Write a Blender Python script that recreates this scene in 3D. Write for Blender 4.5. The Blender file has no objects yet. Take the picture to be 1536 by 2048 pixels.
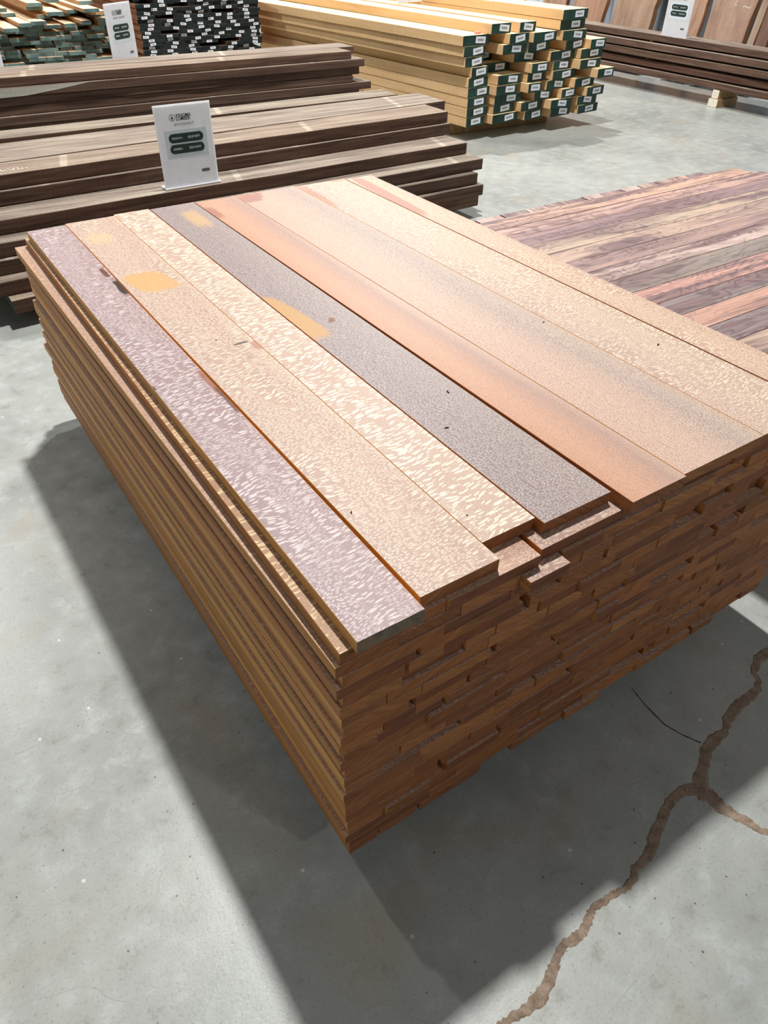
import bpy, math, random
from mathutils import Vector, Matrix

S = bpy.context.scene
COL = S.collection
random.seed(7)
R90 = math.pi / 2


def lin(c):
    out = []
    for v in c[:3]:
        v = v / 255.0
        out.append(v / 12.92 if v <= 0.04045 else ((v + 0.055) / 1.055) ** 2.4)
    return (out[0], out[1], out[2], 1.0)


ORD = ['zeroth', 'first', 'second', 'third', 'fourth', 'fifth', 'sixth', 'seventh', 'eighth', 'ninth', 'tenth',
       'eleventh', 'twelfth', 'thirteenth', 'fourteenth', 'fifteenth', 'sixteenth', 'seventeenth', 'eighteenth',
       'nineteenth', 'twentieth', 'twenty-first', 'twenty-second', 'twenty-third', 'twenty-fourth', 'twenty-fifth',
       'twenty-sixth', 'twenty-seventh', 'twenty-eighth', 'twenty-ninth', 'thirtieth']


# ------------------------------------------------------------------ node helpers
class NT:
    def __init__(self, name):
        self.m = bpy.data.materials.new(name)
        self.m.use_nodes = True
        self.t = self.m.node_tree
        self.t.nodes.clear()
        self.out = self.t.nodes.new('ShaderNodeOutputMaterial')
        self.b = self.t.nodes.new('ShaderNodeBsdfPrincipled')
        self.t.links.new(self.b.outputs[0], self.out.inputs[0])

    def n(self, typ, **kw):
        nd = self.t.nodes.new(typ)
        for k, v in kw.items():
            setattr(nd, k, v)
        return nd

    def set(self, sock, v):
        if isinstance(v, bpy.types.NodeSocket):
            self.t.links.new(v, sock)
        else:
            sock.default_value = v

    def math(self, op, a, b=0.0, c=None, clamp=False):
        nd = self.n('ShaderNodeMath', operation=op, use_clamp=clamp)
        self.set(nd.inputs[0], a)
        self.set(nd.inputs[1], b)
        if c is not None:
            self.set(nd.inputs[2], c)
        return nd.outputs[0]

    def vmath(self, op, a, b):
        nd = self.n('ShaderNodeVectorMath', operation=op)
        self.set(nd.inputs[0], a)
        self.set(nd.inputs[1], b)
        return nd.outputs[0]

    def comb(self, x, y, z=0.0):
        nd = self.n('ShaderNodeCombineXYZ')
        self.set(nd.inputs[0], x)
        self.set(nd.inputs[1], y)
        self.set(nd.inputs[2], z)
        return nd.outputs[0]

    def sep(self, v):
        nd = self.n('ShaderNodeSeparateXYZ')
        self.set(nd.inputs[0], v)
        return nd.outputs

    def noise(self, v, scale=1.0, detail=2.0, rough=0.5, dist=0.0):
        nd = self.n('ShaderNodeTexNoise')
        self.set(nd.inputs['Vector'], v)
        nd.inputs['Scale'].default_value = scale
        nd.inputs['Detail'].default_value = detail
        nd.inputs['Roughness'].default_value = rough
        nd.inputs['Distortion'].default_value = dist
        return nd.outputs['Fac']

    def vor(self, v, scale=1.0, feature='F1', dims='2D', rnd=1.0):
        nd = self.n('ShaderNodeTexVoronoi', feature=feature, voronoi_dimensions=dims)
        self.set(nd.inputs['Vector'], v)
        nd.inputs['Scale'].default_value = scale
        nd.inputs['Randomness'].default_value = rnd
        return nd.outputs

    def rng(self, v, a, b, c=0.0, d=1.0, smooth=True):
        nd = self.n('ShaderNodeMapRange')
        nd.interpolation_type = 'SMOOTHSTEP' if smooth else 'LINEAR'
        self.set(nd.inputs['Value'], v)
        self.set(nd.inputs['From Min'], a)
        self.set(nd.inputs['From Max'], b)
        self.set(nd.inputs['To Min'], c)
        self.set(nd.inputs['To Max'], d)
        return nd.outputs['Result']

    def mix(self, f, a, b, mode='MIX'):
        nd = self.n('ShaderNodeMix', data_type='RGBA', blend_type=mode)
        self.set(nd.inputs[0], f)
        self.set(nd.inputs[6], a)
        self.set(nd.inputs[7], b)
        return nd.outputs[2]

    def ramp(self, f, stops, interp='LINEAR'):
        nd = self.n('ShaderNodeValToRGB')
        cr = nd.color_ramp
        cr.interpolation = interp
        while len(cr.elements) < len(stops):
            cr.elements.new(0.5)
        for e, (p, c) in zip(cr.elements, stops):
            e.position = p
            e.color = lin(c)
        self.set(nd.inputs[0], f)
        return nd.outputs[0]

    def bump(self, h, dist=0.001, strength=0.5):
        nd = self.n('ShaderNodeBump')
        nd.inputs['Strength'].default_value = strength
        nd.inputs['Distance'].default_value = dist
        self.set(nd.inputs['Height'], h)
        self.t.links.new(nd.outputs[0], self.b.inputs['Normal'])

    def finish(self, col, rough=0.6, spec=0.4):
        self.set(self.b.inputs['Base Color'], col)
        self.set(self.b.inputs['Roughness'], rough)
        self.b.inputs['Specular IOR Level'].default_value = spec
        return self.m

    def obj(self, shuffle=True):
        tc = self.n('ShaderNodeTexCoord').outputs['Object']
        if not shuffle:
            return tc
        r = self.n('ShaderNodeObjectInfo').outputs['Random']
        sh = self.n('ShaderNodeVectorMath', operation='SCALE')
        sh.inputs[0].default_value = (17.3, 41.7, 9.1)
        self.set(sh.inputs['Scale'], r)
        return self.vmath('ADD', tc, sh.outputs[0])

    def rand(self):
        return self.n('ShaderNodeObjectInfo').outputs['Random']

    def ocol(self):
        return self.n('ShaderNodeObjectInfo').outputs['Color']


def plain(name, c, rough=0.5, spec=0.4, var=0.0, scale=40.0):
    k = NT(name)
    if var:
        f = k.noise(k.obj(), scale, 3.0)
        a = tuple(v * (1 - var) for v in c)
        b = tuple(min(255, v * (1 + var)) for v in c)
        return k.finish(k.ramp(f, [(0.3, a), (0.7, b)]), rough, spec)
    return k.finish(lin(c), rough, spec)


def leopard_top(name, ramp, fleck, w, big=0.5, amt=0.8, fs=1.0, stains=(), small_amt=0.6, warp=1.0):
    """face of one quarter-sawn board: ramp of tone across the width, pale ray flecks across the grain"""
    k = NT(name)
    q = 0.91
    ramp = [(p, (c[0] * 0.84, c[1] * 0.822, c[2] * 0.845)) for p, c in ramp]
    fleck = (fleck[0] * q, fleck[1] * q, fleck[2] * q * 1.02)
    stains = [s[:4] + (tuple(v * 0.92 for v in s[4]),) + s[5:] for s in stains]
    co = k.obj(False)
    x, y, z = k.sep(co)
    xn = k.math('DIVIDE', x, w)
    lo = k.noise(k.comb(k.math('MULTIPLY', x, 7.0), k.math('MULTIPLY', y, 1.1), 3.1), 1.0, 3.0)
    fac = k.math('ADD', xn, k.math('MULTIPLY', k.math('SUBTRACT', lo, 0.5), 0.45))
    base = k.ramp(fac, ramp)
    # warp
    wn = k.n('ShaderNodeTexNoise')
    wn.inputs['Scale'].default_value = 9.0
    k.set(wn.inputs['Vector'], co)
    wx = k.sep(wn.outputs['Color'])
    dy = k.math('MULTIPLY', k.math('SUBTRACT', wx[1], 0.5), 0.05 * warp)
    dx = k.math('MULTIPLY', k.math('SUBTRACT', wx[0], 0.5), 0.03)
    px = k.math('ADD', x, dx)
    py = k.math('ADD', k.math('ADD', y, dy), k.math('MULTIPLY', x, -0.10))

    def flecks(sx, sy, rmin, rvar, seed):
        v = k.comb(k.math('ADD', k.math('MULTIPLY', px, 1.0 / sx), seed), k.math('MULTIPLY', py, 1.0 / sy), 0.0)
        vo = k.vor(v, 1.0)
        cr = k.sep(vo['Color'])
        r = k.math('MULTIPLY_ADD', cr[0], rvar, rmin)
        return k.rng(k.math('SUBTRACT', vo['Distance'], r), 0.05, -0.05)
    def net(sx, sy, seed):
        v = k.comb(k.math('ADD', k.math('MULTIPLY', px, 1.0 / sx), seed), k.math('MULTIPLY', py, 1.0 / sy), 0.0)
        d = k.vor(v, 1.0, 'DISTANCE_TO_EDGE')['Distance']
        return k.rng(d, 0.02, 0.22)
    fb = flecks(0.020 * fs, 0.0046 * fs, 0.14, 0.32, 1.7)
    fm = k.math('MULTIPLY', flecks(0.0095 * fs, 0.0034 * fs, 0.26, 0.22, 5.3), net(0.0095 * fs, 0.0034 * fs, 5.3))
    ft = net(0.005 * fs, 0.0028 * fs, 9.3)
    zone = k.noise(k.comb(k.math('MULTIPLY', x, 14.0), k.math('MULTIPLY', y, 2.2), 8.0), 1.0, 2.0)
    zone = k.rng(zone, 0.62 - 0.3 * big, 0.78 - 0.3 * big)
    f = k.math('ADD', k.math('MULTIPLY', fb, k.math('MULTIPLY', zone, amt)),
               k.math('MULTIPLY', fm, k.math('MULTIPLY', k.math('SUBTRACT', 1.05, zone), amt * small_amt * 1.3)), clamp=True)
    grain = k.noise(k.comb(k.math('MULTIPLY', x, 900.0), k.math('MULTIPLY', y, 60.0), 0.0), 1.0, 3.0, 0.7)
    col = k.mix(k.math('MULTIPLY', f, 1.0), base, lin(fleck))
    g = k.math('MULTIPLY', k.rng(grain, 0.25, 0.75, 0.84, 1.10, False), k.rng(ft, 0.0, 1.0, 1.0 - 0.16 * max(0.25, amt), 1.04, False))
    gc = k.n('ShaderNodeCombineColor')
    for i in range(3):
        k.set(gc.inputs[i], g)
    col = k.mix(1.0, col, gc.outputs[0], 'MULTIPLY')
    en = k.noise(co, 60.0, 4.0, 0.65)
    for (cx, cy, rx, ry, c, st, soft, slant) in stains:
        ax = k.math('SUBTRACT', k.math('SUBTRACT', x, cx), k.math('MULTIPLY', k.math('SUBTRACT', y, cy), slant))
        ax = k.math('DIVIDE', k.math('ABSOLUTE', ax), rx)
        ay = k.math('DIVIDE', k.math('ABSOLUTE', k.math('SUBTRACT', y, cy)), ry)
        d = k.math('POWER', k.math('ADD', k.math('POWER', ax, 4.0), k.math('POWER', ay, 4.0)), 0.25)
        d = k.math('ADD', d, k.math('MULTIPLY', k.math('SUBTRACT', en, 0.5), 0.3 if soft < 0.2 else 1.1))
        mk = k.math('MULTIPLY', k.rng(d, 1.0 + soft, 1.0 - soft), st)
        col = k.mix(mk, col, lin(c))
    k.bump(k.math('ADD', f, grain), 0.0002, 0.25)
    return k.finish(col, 0.5, 0.35)


def leopard_side():
    k = NT('leopardwood_edge')
    co = k.obj()
    x, y, z = k.sep(co)
    st = k.noise(k.comb(k.math('MULTIPLY', z, 160.0), k.math('MULTIPLY', y, 3.0), k.math('MULTIPLY', x, 160.0)), 1.0, 4.0, 0.6)
    fl = k.noise(k.comb(k.math('MULTIPLY', z, 700.0), k.math('MULTIPLY', y, 260.0), 0.0), 1.0, 2.0)
    tint = k.ramp(k.rand(), [(0.0, (186, 120, 62)), (0.2, (226, 164, 90)), (0.4, (190, 122, 68)), (0.6, (238, 180, 104)),
                             (0.8, (208, 138, 76)), (1.0, (168, 106, 60))])
    v = k.math('ADD', k.rng(st, 0.3, 0.7, 0.66, 1.14, False), k.math('MULTIPLY', k.math('SUBTRACT', fl, 0.5), 0.35))
    gc = k.n('ShaderNodeCombineColor')
    for i in range(3):
        k.set(gc.inputs[i], v)
    k.bump(st, 0.0004, 0.3)
    return k.finish(k.mix(1.0, tint, gc.outputs[0], 'MULTIPLY'), 0.6, 0.3)


def leopard_end():
    k = NT('leopardwood_end_grain')
    co = k.obj()
    x = k.sep(co)[0]
    z = k.sep(k.obj(False))[2]
    sl = k.math('MULTIPLY', k.math('SUBTRACT', k.rand(), 0.5), 1.6)
    zz = k.math('ADD', z, k.math('MULTIPLY', x, sl))
    st = k.noise(k.comb(k.math('MULTIPLY', zz, 420.0), k.math('MULTIPLY', x, 18.0), 0.0), 1.0, 3.0, 0.6)
    big = k.noise(k.comb(k.math('MULTIPLY', zz, 90.0), k.math('MULTIPLY', x, 8.0), 4.0), 1.0, 2.0)
    fuzz = k.noise(k.comb(k.math('MULTIPLY', z, 120.0), k.math('MULTIPLY', x, 420.0), 1.0), 1.0, 3.0, 0.7)
    tint = k.ramp(k.rand(), [(0.0, (126, 78, 52)), (0.25, (160, 104, 64)), (0.5, (118, 74, 54)), (0.75, (170, 114, 70)),
                             (1.0, (132, 84, 56))])
    v = k.math('ADD', k.rng(st, 0.3, 0.7, 0.62, 1.16, False), k.math('MULTIPLY', k.math('SUBTRACT', big, 0.5), 0.7))
    gc = k.n('ShaderNodeCombineColor')
    for i in range(3):
        k.set(gc.inputs[i], v)
    col = k.mix(1.0, tint, gc.outputs[0], 'MULTIPLY')
    fz = k.rng(fuzz, 0.56, 0.72, 0.0, 0.5)
    hz = k.noise(k.comb(k.math('MULTIPLY', x, 9.0), k.math('MULTIPLY', z, 60.0), k.math('MULTIPLY', k.rand(), 30.0)), 1.0, 1.0)
    col = k.mix(k.math('MULTIPLY', fz, k.rng(hz, 0.5, 0.62)), col, lin((178, 136, 104)))
    ln = k.math('MULTIPLY', k.rng(z, 0.0208, 0.0222), k.noise(k.comb(k.math('MULTIPLY', x, 60.0), 0.0, k.rand()), 1.0, 3.0))
    col = k.mix(k.math('MULTIPLY', ln, 0.9), col, lin((196, 152, 116)))
    k.bump(k.math('ADD', st, fuzz), 0.0006, 0.5)
    return k.finish(col, 0.75, 0.2)


def rough_wood(name, stops, streak=30.0, marks=None, along=2.0, rough=0.8):
    """rough-sawn plank; object colour tints it"""
    k = NT(name)
    co = k.obj()
    x, y, z = k.sep(co)
    st = k.noise(k.comb(k.math('MULTIPLY', x, streak), k.math('MULTIPLY', y, along), k.math('MULTIPLY', z, streak)), 1.0, 5.0, 0.62, 0.3)
    col = k.ramp(st, stops)
    saw = k.noise(k.comb(k.math('MULTIPLY', x, 6.0), k.math('MULTIPLY', y, 190.0), 0.0), 1.0, 2.0, 0.6)
    sv = k.rng(saw, 0.3, 0.7, 0.9, 1.07, False)
    gc = k.n('ShaderNodeCombineColor')
    for i in range(3):
        k.set(gc.inputs[i], sv)
    col = k.mix(1.0, col, gc.outputs[0], 'MULTIPLY')
    if marks:
        # pale bands that drying sticks left across the face
        band = k.math('PINGPONG', k.math('ADD', y, k.math('MULTIPLY', x, 0.25)), marks[0])
        mk = k.rng(band, marks[1], marks[1] * 0.5)
        col = k.mix(k.math('MULTIPLY', mk, k.rng(st, 0.35, 0.6, 0.1, marks[3])), col, lin(marks[2]))
    col = k.mix(1.0, col, k.ocol(), 'MULTIPLY')
    k.bump(k.math('ADD', st, saw), 0.0012, 0.4)
    return k.finish(col, rough, 0.25)


def rosewood():
    k = NT('rosewood_face')
    co = k.obj()
    x, y, z = k.sep(co)
    wv = k.noise(k.comb(k.math('MULTIPLY', x, 9.0), k.math('MULTIPLY', y, 2.2), 0.0), 1.0, 3.0, 0.55, 0.8)
    rings = k.math('SINE', k.math('MULTIPLY', wv, 95.0))
    fine = k.noise(k.comb(k.math('MULTIPLY', x, 240.0), k.math('MULTIPLY', y, 7.0), 0.0), 1.0, 4.0, 0.65)
    lo = k.noise(k.comb(k.math('MULTIPLY', x, 16.0), k.math('MULTIPLY', y, 1.6), 6.0), 1.0, 3.0, 0.5, 0.6)
    col = k.mix(k.rng(lo, 0.42, 0.66), k.ocol(), lin((132, 108, 106)))
    col = k.mix(k.rng(lo, 0.40, 0.25, 0.0, 0.75), col, lin((206, 164, 142)))
    d = k.math('MULTIPLY', k.rng(rings, 0.1, 0.95), k.rng(lo, 0.33, 0.58, 0.12, 0.55))
    col = k.mix(d, col, lin((84, 66, 68)))
    sk = k.noise(k.comb(k.math('MULTIPLY', x, 70.0), k.math('MULTIPLY', y, 1.7), 3.0), 1.0, 3.0, 0.6, 0.7)
    col = k.mix(k.rng(sk, 0.52, 0.68, 0.0, 0.6), col, lin((92, 72, 74)))
    v = k.rng(fine, 0.3, 0.72, 0.74, 1.14, False)
    gc = k.n('ShaderNodeCombineColor')
    for i in range(3):
        k.set(gc.inputs[i], v)
    return k.finish(k.mix(1.0, col, gc.outputs[0], 'MULTIPLY'), 0.45, 0.4)


def paint_end(name, c, bare=(150, 120, 90), amount=0.15):
    k = NT(name)
    co = k.obj()
    f = k.noise(co, 28.0, 4.0, 0.65)
    g = k.noise(co, 9.0, 2.0)
    base = k.ramp(g, [(0.3, tuple(v * 0.75 for v in c)), (0.7, tuple(min(255, v * 1.3) for v in c))])
    col = k.mix(k.rng(f, 0.70, 0.80, 0.0, amount * 3), base, lin(bare))
    return k.finish(col, 0.6, 0.3)


def floor_mat():
    k = NT('worn_concrete')
    co = k.obj(False)
    x, y, z = k.sep(co)
    a = k.noise(co, 1.6, 6.0, 0.62, 0.4)
    b = k.noise(co, 14.0, 5.0, 0.7)
    c = k.noise(co, 160.0, 3.0, 0.7)
    col = k.ramp(a, [(0.28, (138, 141, 136)), (0.5, (160, 163, 158)), (0.72, (174, 175, 168))])
    col = k.mix(k.rng(b, 0.48, 0.70, 0.0, 0.5), col, lin((184, 189, 186)))
    col = k.mix(k.rng(b, 0.45, 0.28, 0.0, 0.5), col, lin((132, 128, 118)))
    warm = k.noise(k.vmath('ADD', co, (5.0, 2.0, 0.0)), 3.3, 4.0, 0.6, 0.5)
    col = k.mix(k.rng(warm, 0.54, 0.70, 0.0, 0.4), col, lin((164, 150, 130)))
    col = k.mix(k.rng(c, 0.46, 0.25, 0.0, 0.6), col, lin((112, 113, 108)))
    # scratches: edges of large stretched cells
    for rot, sc, st in ((0.5, 1.3, 0.30), (2.1, 2.1, 0.25), (1.2, 3.4, 0.2)):
        mp = k.n('ShaderNodeMapping')
        k.set(mp.inputs[0], co)
        mp.inputs['Rotation'].default_value = (0, 0, rot)
        mp.inputs['Scale'].default_value = (1.0, 3.2, 1.0)
        wob = k.n('ShaderNodeTexNoise')
        wob.inputs['Scale'].default_value = 1.5
        k.set(wob.inputs['Vector'], mp.outputs[0])
        ed = k.vor(k.vmath('ADD', mp.outputs[0], wob.outputs['Color']), sc, 'DISTANCE_TO_EDGE')['Distance']
        mk = k.math('MULTIPLY', k.rng(ed, 0.006, 0.001), k.rng(b, 0.42, 0.62, 0.0, st))
        col = k.mix(mk, col, lin((112, 108, 100)))
    # grit and specks
    v = k.vor(co, 21.0)
    cr = k.sep(v['Color'])
    sp = k.math('MULTIPLY', k.rng(k.math('ADD', v['Distance'], k.math('MULTIPLY', cr[1], 0.04)), 0.06, 0.04), k.math('GREATER_THAN', cr[0], 0.8))
    col = k.mix(k.math('MULTIPLY', sp, 0.75), col, lin((70, 64, 56)))
    v2 = k.vor(k.vmath('ADD', co, (3.3, 7.7, 0.0)), 9.0)
    cr2 = k.sep(v2['Color'])
    sp2 = k.math('MULTIPLY', k.rng(k.math('ADD', v2['Distance'], k.math('MULTIPLY', c, 0.03)), 0.055, 0.035),
                 k.math('GREATER_THAN', cr2[0], 0.86))
    col = k.mix(k.math('MULTIPLY', sp2, 0.7), col, lin((225, 226, 220)))
    k.bump(k.math('ADD', c, k.math('MULTIPLY', b, 1.5)), 0.0006, 0.35)
    rg = k.rng(b, 0.3, 0.7, 0.27, 0.42, False)
    return k.finish(col, rg, 0.6)


# ------------------------------------------------------------------ geometry helpers
def tag(o, label, cat, group=None, kind=None):
    o['label'] = label
    o['category'] = cat
    if group:
        o['group'] = group
    if kind:
        o['kind'] = kind
    return o


def link(name, verts, faces, mats, midx=None, parent=None, loc=(0, 0, 0), rz=0.0, smooth=False):
    me = bpy.data.meshes.new(name)
    me.from_pydata(verts, [], faces)
    for m in mats:
        me.materials.append(m)
    if midx:
        me.polygons.foreach_set('material_index', midx)
    if smooth:
        me.polygons.foreach_set('use_smooth', [True] * len(faces))
    me.update()
    o = bpy.data.objects.new(name, me)
    COL.objects.link(o)
    o.location = loc
    o.rotation_euler = (0, 0, rz)
    if parent:
        o.parent = parent
    return o


def board_geo(w, L, t, c=0.0008, seg=1, wob=None, rnd=None):
    """plank: local x = width, y = length, z = thickness; chamfered arrises; wob(t01) -> (left, right, lift)"""
    vs, fs, mi = [], [], []
    for i in range(seg + 1):
        u = i / seg
        l, r, dz = wob(u) if wob else (0, 0, 0)
        x0, x1, z0, z1 = l, w + r, dz, t + dz
        y = u * L
        for (px, pz) in ((x0 + c, z0), (x1 - c, z0), (x1, z0 + c), (x1, z1 - c), (x1 - c, z1), (x0 + c, z1), (x0, z1 - c), (x0, z0 + c)):
            vs.append((px, y, pz))
    kinds = [0, 1, 1, 1, 0, 1, 1, 1]
    for i in range(seg):
        a = i * 8
        for j in range(8):
            j2 = (j + 1) % 8
            fs.append((a + j, a + j2, a + 8 + j2, a + 8 + j))
            mi.append(kinds[j])
    fs.append(tuple(range(7, -1, -1)))
    mi.append(2)
    fs.append(tuple(seg * 8 + j for j in range(8)))
    mi.append(2)
    fs = fs
    return vs, fs, mi


def plank_y(name, x0, x1, y0, y1, z0, t, mats, rz=0.0, c=0.0008, seg=1, wob=None, color=None):
    vs, fs, mi = board_geo(x1 - x0, y1 - y0, t, c, seg, wob)
    o = link(name, vs, fs, mats, mi, None, (x0, y0, z0), rz)
    if color:
        o.color = color
    return o


def plank_x(name, x0, x1, y0, y1, z0, t, mats, rz=0.0, c=0.0008, seg=1, wob=None, color=None):
    vs, fs, mi = board_geo(y1 - y0, x1 - x0, t, c, seg, wob)
    o = link(name, vs, fs, mats, mi, None, (x0, y1, z0), rz - R90)
    if color:
        o.color = color
    return o


def box(name, x0, x1, y0, y1, z0, z1, mats, parent=None, b=0.0, loc=(0, 0, 0), rz=0.0):
    vs = [(x, y, z) for z in (z0, z1) for y in (y0, y1) for x in (x0, x1)]
    fs = [(0, 2, 3, 1), (4, 5, 7, 6), (0, 1, 5, 4), (2, 6, 7, 3), (0, 4, 6, 2), (1, 3, 7, 5)]
    o = link(name, vs, fs, mats, None, parent, loc, rz)
    if b:
        m = o.modifiers.new('bevel', 'BEVEL')
        m.width = b
        m.segments = 2
    return o


def wobbler(amp, lift, seed, n=4.0):
    r = random.Random(seed)
    ph = [r.uniform(0, 6.28) for _ in range(6)]
    k = [r.uniform(0.6, 1.4) * n for _ in range(6)]

    def f(u):
        l = amp * (math.sin(k[0] * u * 3 + ph[0]) + 0.5 * math.sin(k[1] * u * 9 + ph[1])) / 1.5
        rr = amp * (math.sin(k[2] * u * 3 + ph[2]) + 0.5 * math.sin(k[3] * u * 9 + ph[3])) / 1.5
        z = lift * (0.5 + 0.5 * math.sin(k[4] * u + ph[4]))
        return l, rr, z
    return f


def text_mesh(name, body, size, mat, parent, loc, rot=(R90, 0, 0), align='CENTER', bold=0.0, sx=1.0):
    cu = bpy.data.curves.new(name, 'FONT')
    cu.body = body
    cu.size = size
    cu.align_x = align
    cu.align_y = 'CENTER'
    cu.extrude = 0.0002
    cu.offset = bold
    cu.resolution_u = 3
    tmp = bpy.data.objects.new('tmp', cu)
    COL.objects.link(tmp)
    dg = bpy.context.evaluated_depsgraph_get()
    me = bpy.data.meshes.new_from_object(tmp.evaluated_get(dg))
    bpy.data.objects.remove(tmp)
    bpy.data.curves.remove(cu)
    me.materials.clear()
    me.materials.append(mat)
    o = bpy.data.objects.new(name, me)
    COL.objects.link(o)
    o.parent = parent
    o.location = loc
    o.rotation_euler = rot
    o.scale = (sx, 1, 1)
    return o


def pill(name, w, h, t, mat, parent, loc):
    vs, n = [], 12
    r = h / 2
    pts = []
    for i in range(n + 1):
        a = -R90 + math.pi * i / n
        pts.append((w / 2 - r + r * math.cos(a), r * math.sin(a)))
    for i in range(n + 1):
        a = R90 + math.pi * i / n
        pts.append((-w / 2 + r + r * math.cos(a), r * math.sin(a)))
    m = len(pts)
    vs = [(x, 0, z) for x, z in pts] + [(x, -t, z) for x, z in pts]
    fs = [tuple(range(m - 1, -1, -1)), tuple(range(m, 2 * m))]
    fs += [(i, m + i, m + (i + 1) % m, (i + 1) % m) for i in range(m)]
    return link(name, vs, fs, [mat], None, parent, loc)


def ring(name, r0, r1, t, mat, parent, loc, n=28):
    vs, fs = [], []
    for y in (0, -t):
        for r in (r0, r1):
            for i in range(n):
                a = 2 * math.pi * i / n
                vs.append((r * math.cos(a), y, r * math.sin(a)))
    for i in range(n):
        j = (i + 1) % n
        fs.append((2 * n + i, 3 * n + i, 3 * n + j, 2 * n + j))
        fs.append((i, j, n + j, n + i))
        fs.append((n + i, n + j, 3 * n + j, 3 * n + i))
        fs.append((i, 2 * n + i, 2 * n + j, j))
    return link(name, vs, fs, [mat], None, parent, loc)


def poly(name, pts, t, mat, parent, loc):
    m = len(pts)
    vs = [(x, 0, z) for x, z in pts] + [(x, -t, z) for x, z in pts]
    fs = [tuple(range(m - 1, -1, -1)), tuple(range(m, 2 * m))]
    fs += [(i, m + i, m + (i + 1) % m, (i + 1) % m) for i in range(m)]
    return link(name, vs, fs, [mat], None, parent, loc)


# ------------------------------------------------------------------ materials
M_FLOOR = floor_mat()
M_SIDE = leopard_side()
M_END = leopard_end()
LOW = leopard_top('leopardwood_lower_face', [(0.0, (206, 166, 138)), (0.5, (214, 176, 146)), (1.0, (196, 154, 128))],
                  (236, 208, 172), 0.15, 0.5, 0.7)
M_ENDG = rough_wood('weathered_end_grain', [(0.3, (84, 80, 72)), (0.5, (120, 108, 92)), (0.7, (140, 104, 76))], 60.0, None, 60.0)
M_WAL_T = rough_wood('walnut_face', [(0.28, (88, 76, 68)), (0.45, (128, 114, 102)), (0.58, (148, 134, 120)), (0.75, (160, 154, 138))],
                     26.0, (0.62, 0.022, (206, 196, 180), 0.4))
M_WAL_S = rough_wood('walnut_edge', [(0.3, (68, 50, 42)), (0.5, (94, 72, 60)), (0.72, (120, 96, 82))], 60.0)
M_WAL_E = rough_wood('walnut_end', [(0.3, (70, 62, 58)), (0.6, (92, 84, 78))], 90.0, None, 90.0)
M_WANE = rough_wood('sapwood', [(0.3, (150, 146, 136)), (0.6, (178, 174, 162))], 30.0)
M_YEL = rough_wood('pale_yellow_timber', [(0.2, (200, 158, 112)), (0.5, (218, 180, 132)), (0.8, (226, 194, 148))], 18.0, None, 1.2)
M_YEL_LIT = rough_wood('pale_yellow_timber_lit_face', [(0.2, (222, 196, 146)), (0.5, (232, 212, 168)), (0.8, (236, 220, 180))], 18.0, None, 1.2)  # same timber made paler: light from above put into the broad-face colour
M_ASH = rough_wood('pale_timber', [(0.2, (214, 176, 134)), (0.5, (232, 206, 172)), (0.8, (240, 222, 196))], 22.0, None, 1.2)
M_ASH_S = rough_wood('pale_timber_edge', [(0.2, (166, 124, 86)), (0.6, (196, 156, 116))], 60.0)
M_DKW_S = rough_wood('brown_timber_edge', [(0.2, (110, 74, 54)), (0.5, (150, 108, 80)), (0.8, (196, 156, 120))], 14.0)
M_PG = paint_end('dark_green_end_paint', (30, 56, 46), (120, 104, 70), 0.1)
M_PB = paint_end('black_end_paint', (26, 34, 34), (60, 54, 50), 0.1)
M_PT = paint_end('grey_green_end_paint', (88, 108, 104), (130, 110, 92), 0.15)
M_PN = paint_end('faded_dark_end_paint', (66, 72, 70), (120, 100, 86), 0.2)
M_ROSE = rosewood()
M_ROSE_S = rough_wood('rosewood_edge', [(0.3, (92, 58, 50)), (0.6, (132, 86, 70))], 60.0)
M_BUNK = rough_wood('bunk_timber', [(0.3, (150, 118, 82)), (0.6, (184, 150, 108))], 30.0)
M_WHITE = plain('white_acrylic', (236, 238, 244), 0.25, 0.5)
M_PAPER = plain('printed_card', (232, 234, 238), 0.5, 0.3, 0.03, 30.0)
for mm in (M_PAPER, M_WHITE):
    # thin card and acrylic let light from behind glow through
    nt = mm.node_tree
    bs = [n for n in nt.nodes if n.type == 'BSDF_PRINCIPLED'][0]
    outn = [n for n in nt.nodes if n.type == 'OUTPUT_MATERIAL'][0]
    tr = nt.nodes.new('ShaderNodeBsdfTranslucent')
    tr.inputs[0].default_value = (1.0, 1.0, 1.0, 1)
    mx = nt.nodes.new('ShaderNodeMixShader')
    mx.inputs[0].default_value = 0.6
    nt.links.new(bs.outputs[0], mx.inputs[1])
    nt.links.new(tr.outputs[0], mx.inputs[2])
    nt.links.new(mx.outputs[0], outn.inputs[0])
M_INK = plain('dark_green_ink', (28, 52, 44), 0.5)
M_GREY = plain('grey_ink', (96, 100, 106), 0.5)
M_PANEL = plain('pale_grey_ink', (204, 212, 220), 0.5)
M_PRINT = plain('black_ink', (34, 40, 42), 0.5)
M_STK = plain('white_sticker', (240, 240, 244), 0.5)
M_STKP = plain('sticker_print', (96, 96, 108), 0.5)
M_SPL = plain('dark_splinter', (60, 38, 26), 0.8)
M_PINK = plain('pink_plastic', (240, 150, 140), 0.4)
M_WALL = plain('painted_wall', (176, 188, 200), 0.7, 0.3, 0.03, 3.0)
M_STEEL = plain('galvanised_post', (158, 162, 166), 0.4, 0.6)
kf = NT('crack_filler')
cf = kf.obj(False)
n1 = kf.noise(cf, 45.0, 5.0, 0.7)
n2 = kf.noise(cf, 200.0, 3.0, 0.7)
fc = kf.ramp(n1, [(0.25, (106, 88, 74)), (0.5, (148, 129, 111)), (0.75, (170, 155, 138))])
fc = kf.mix(kf.rng(n2, 0.36, 0.25, 0.0, 0.8), fc, lin((60, 46, 38)))
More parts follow.
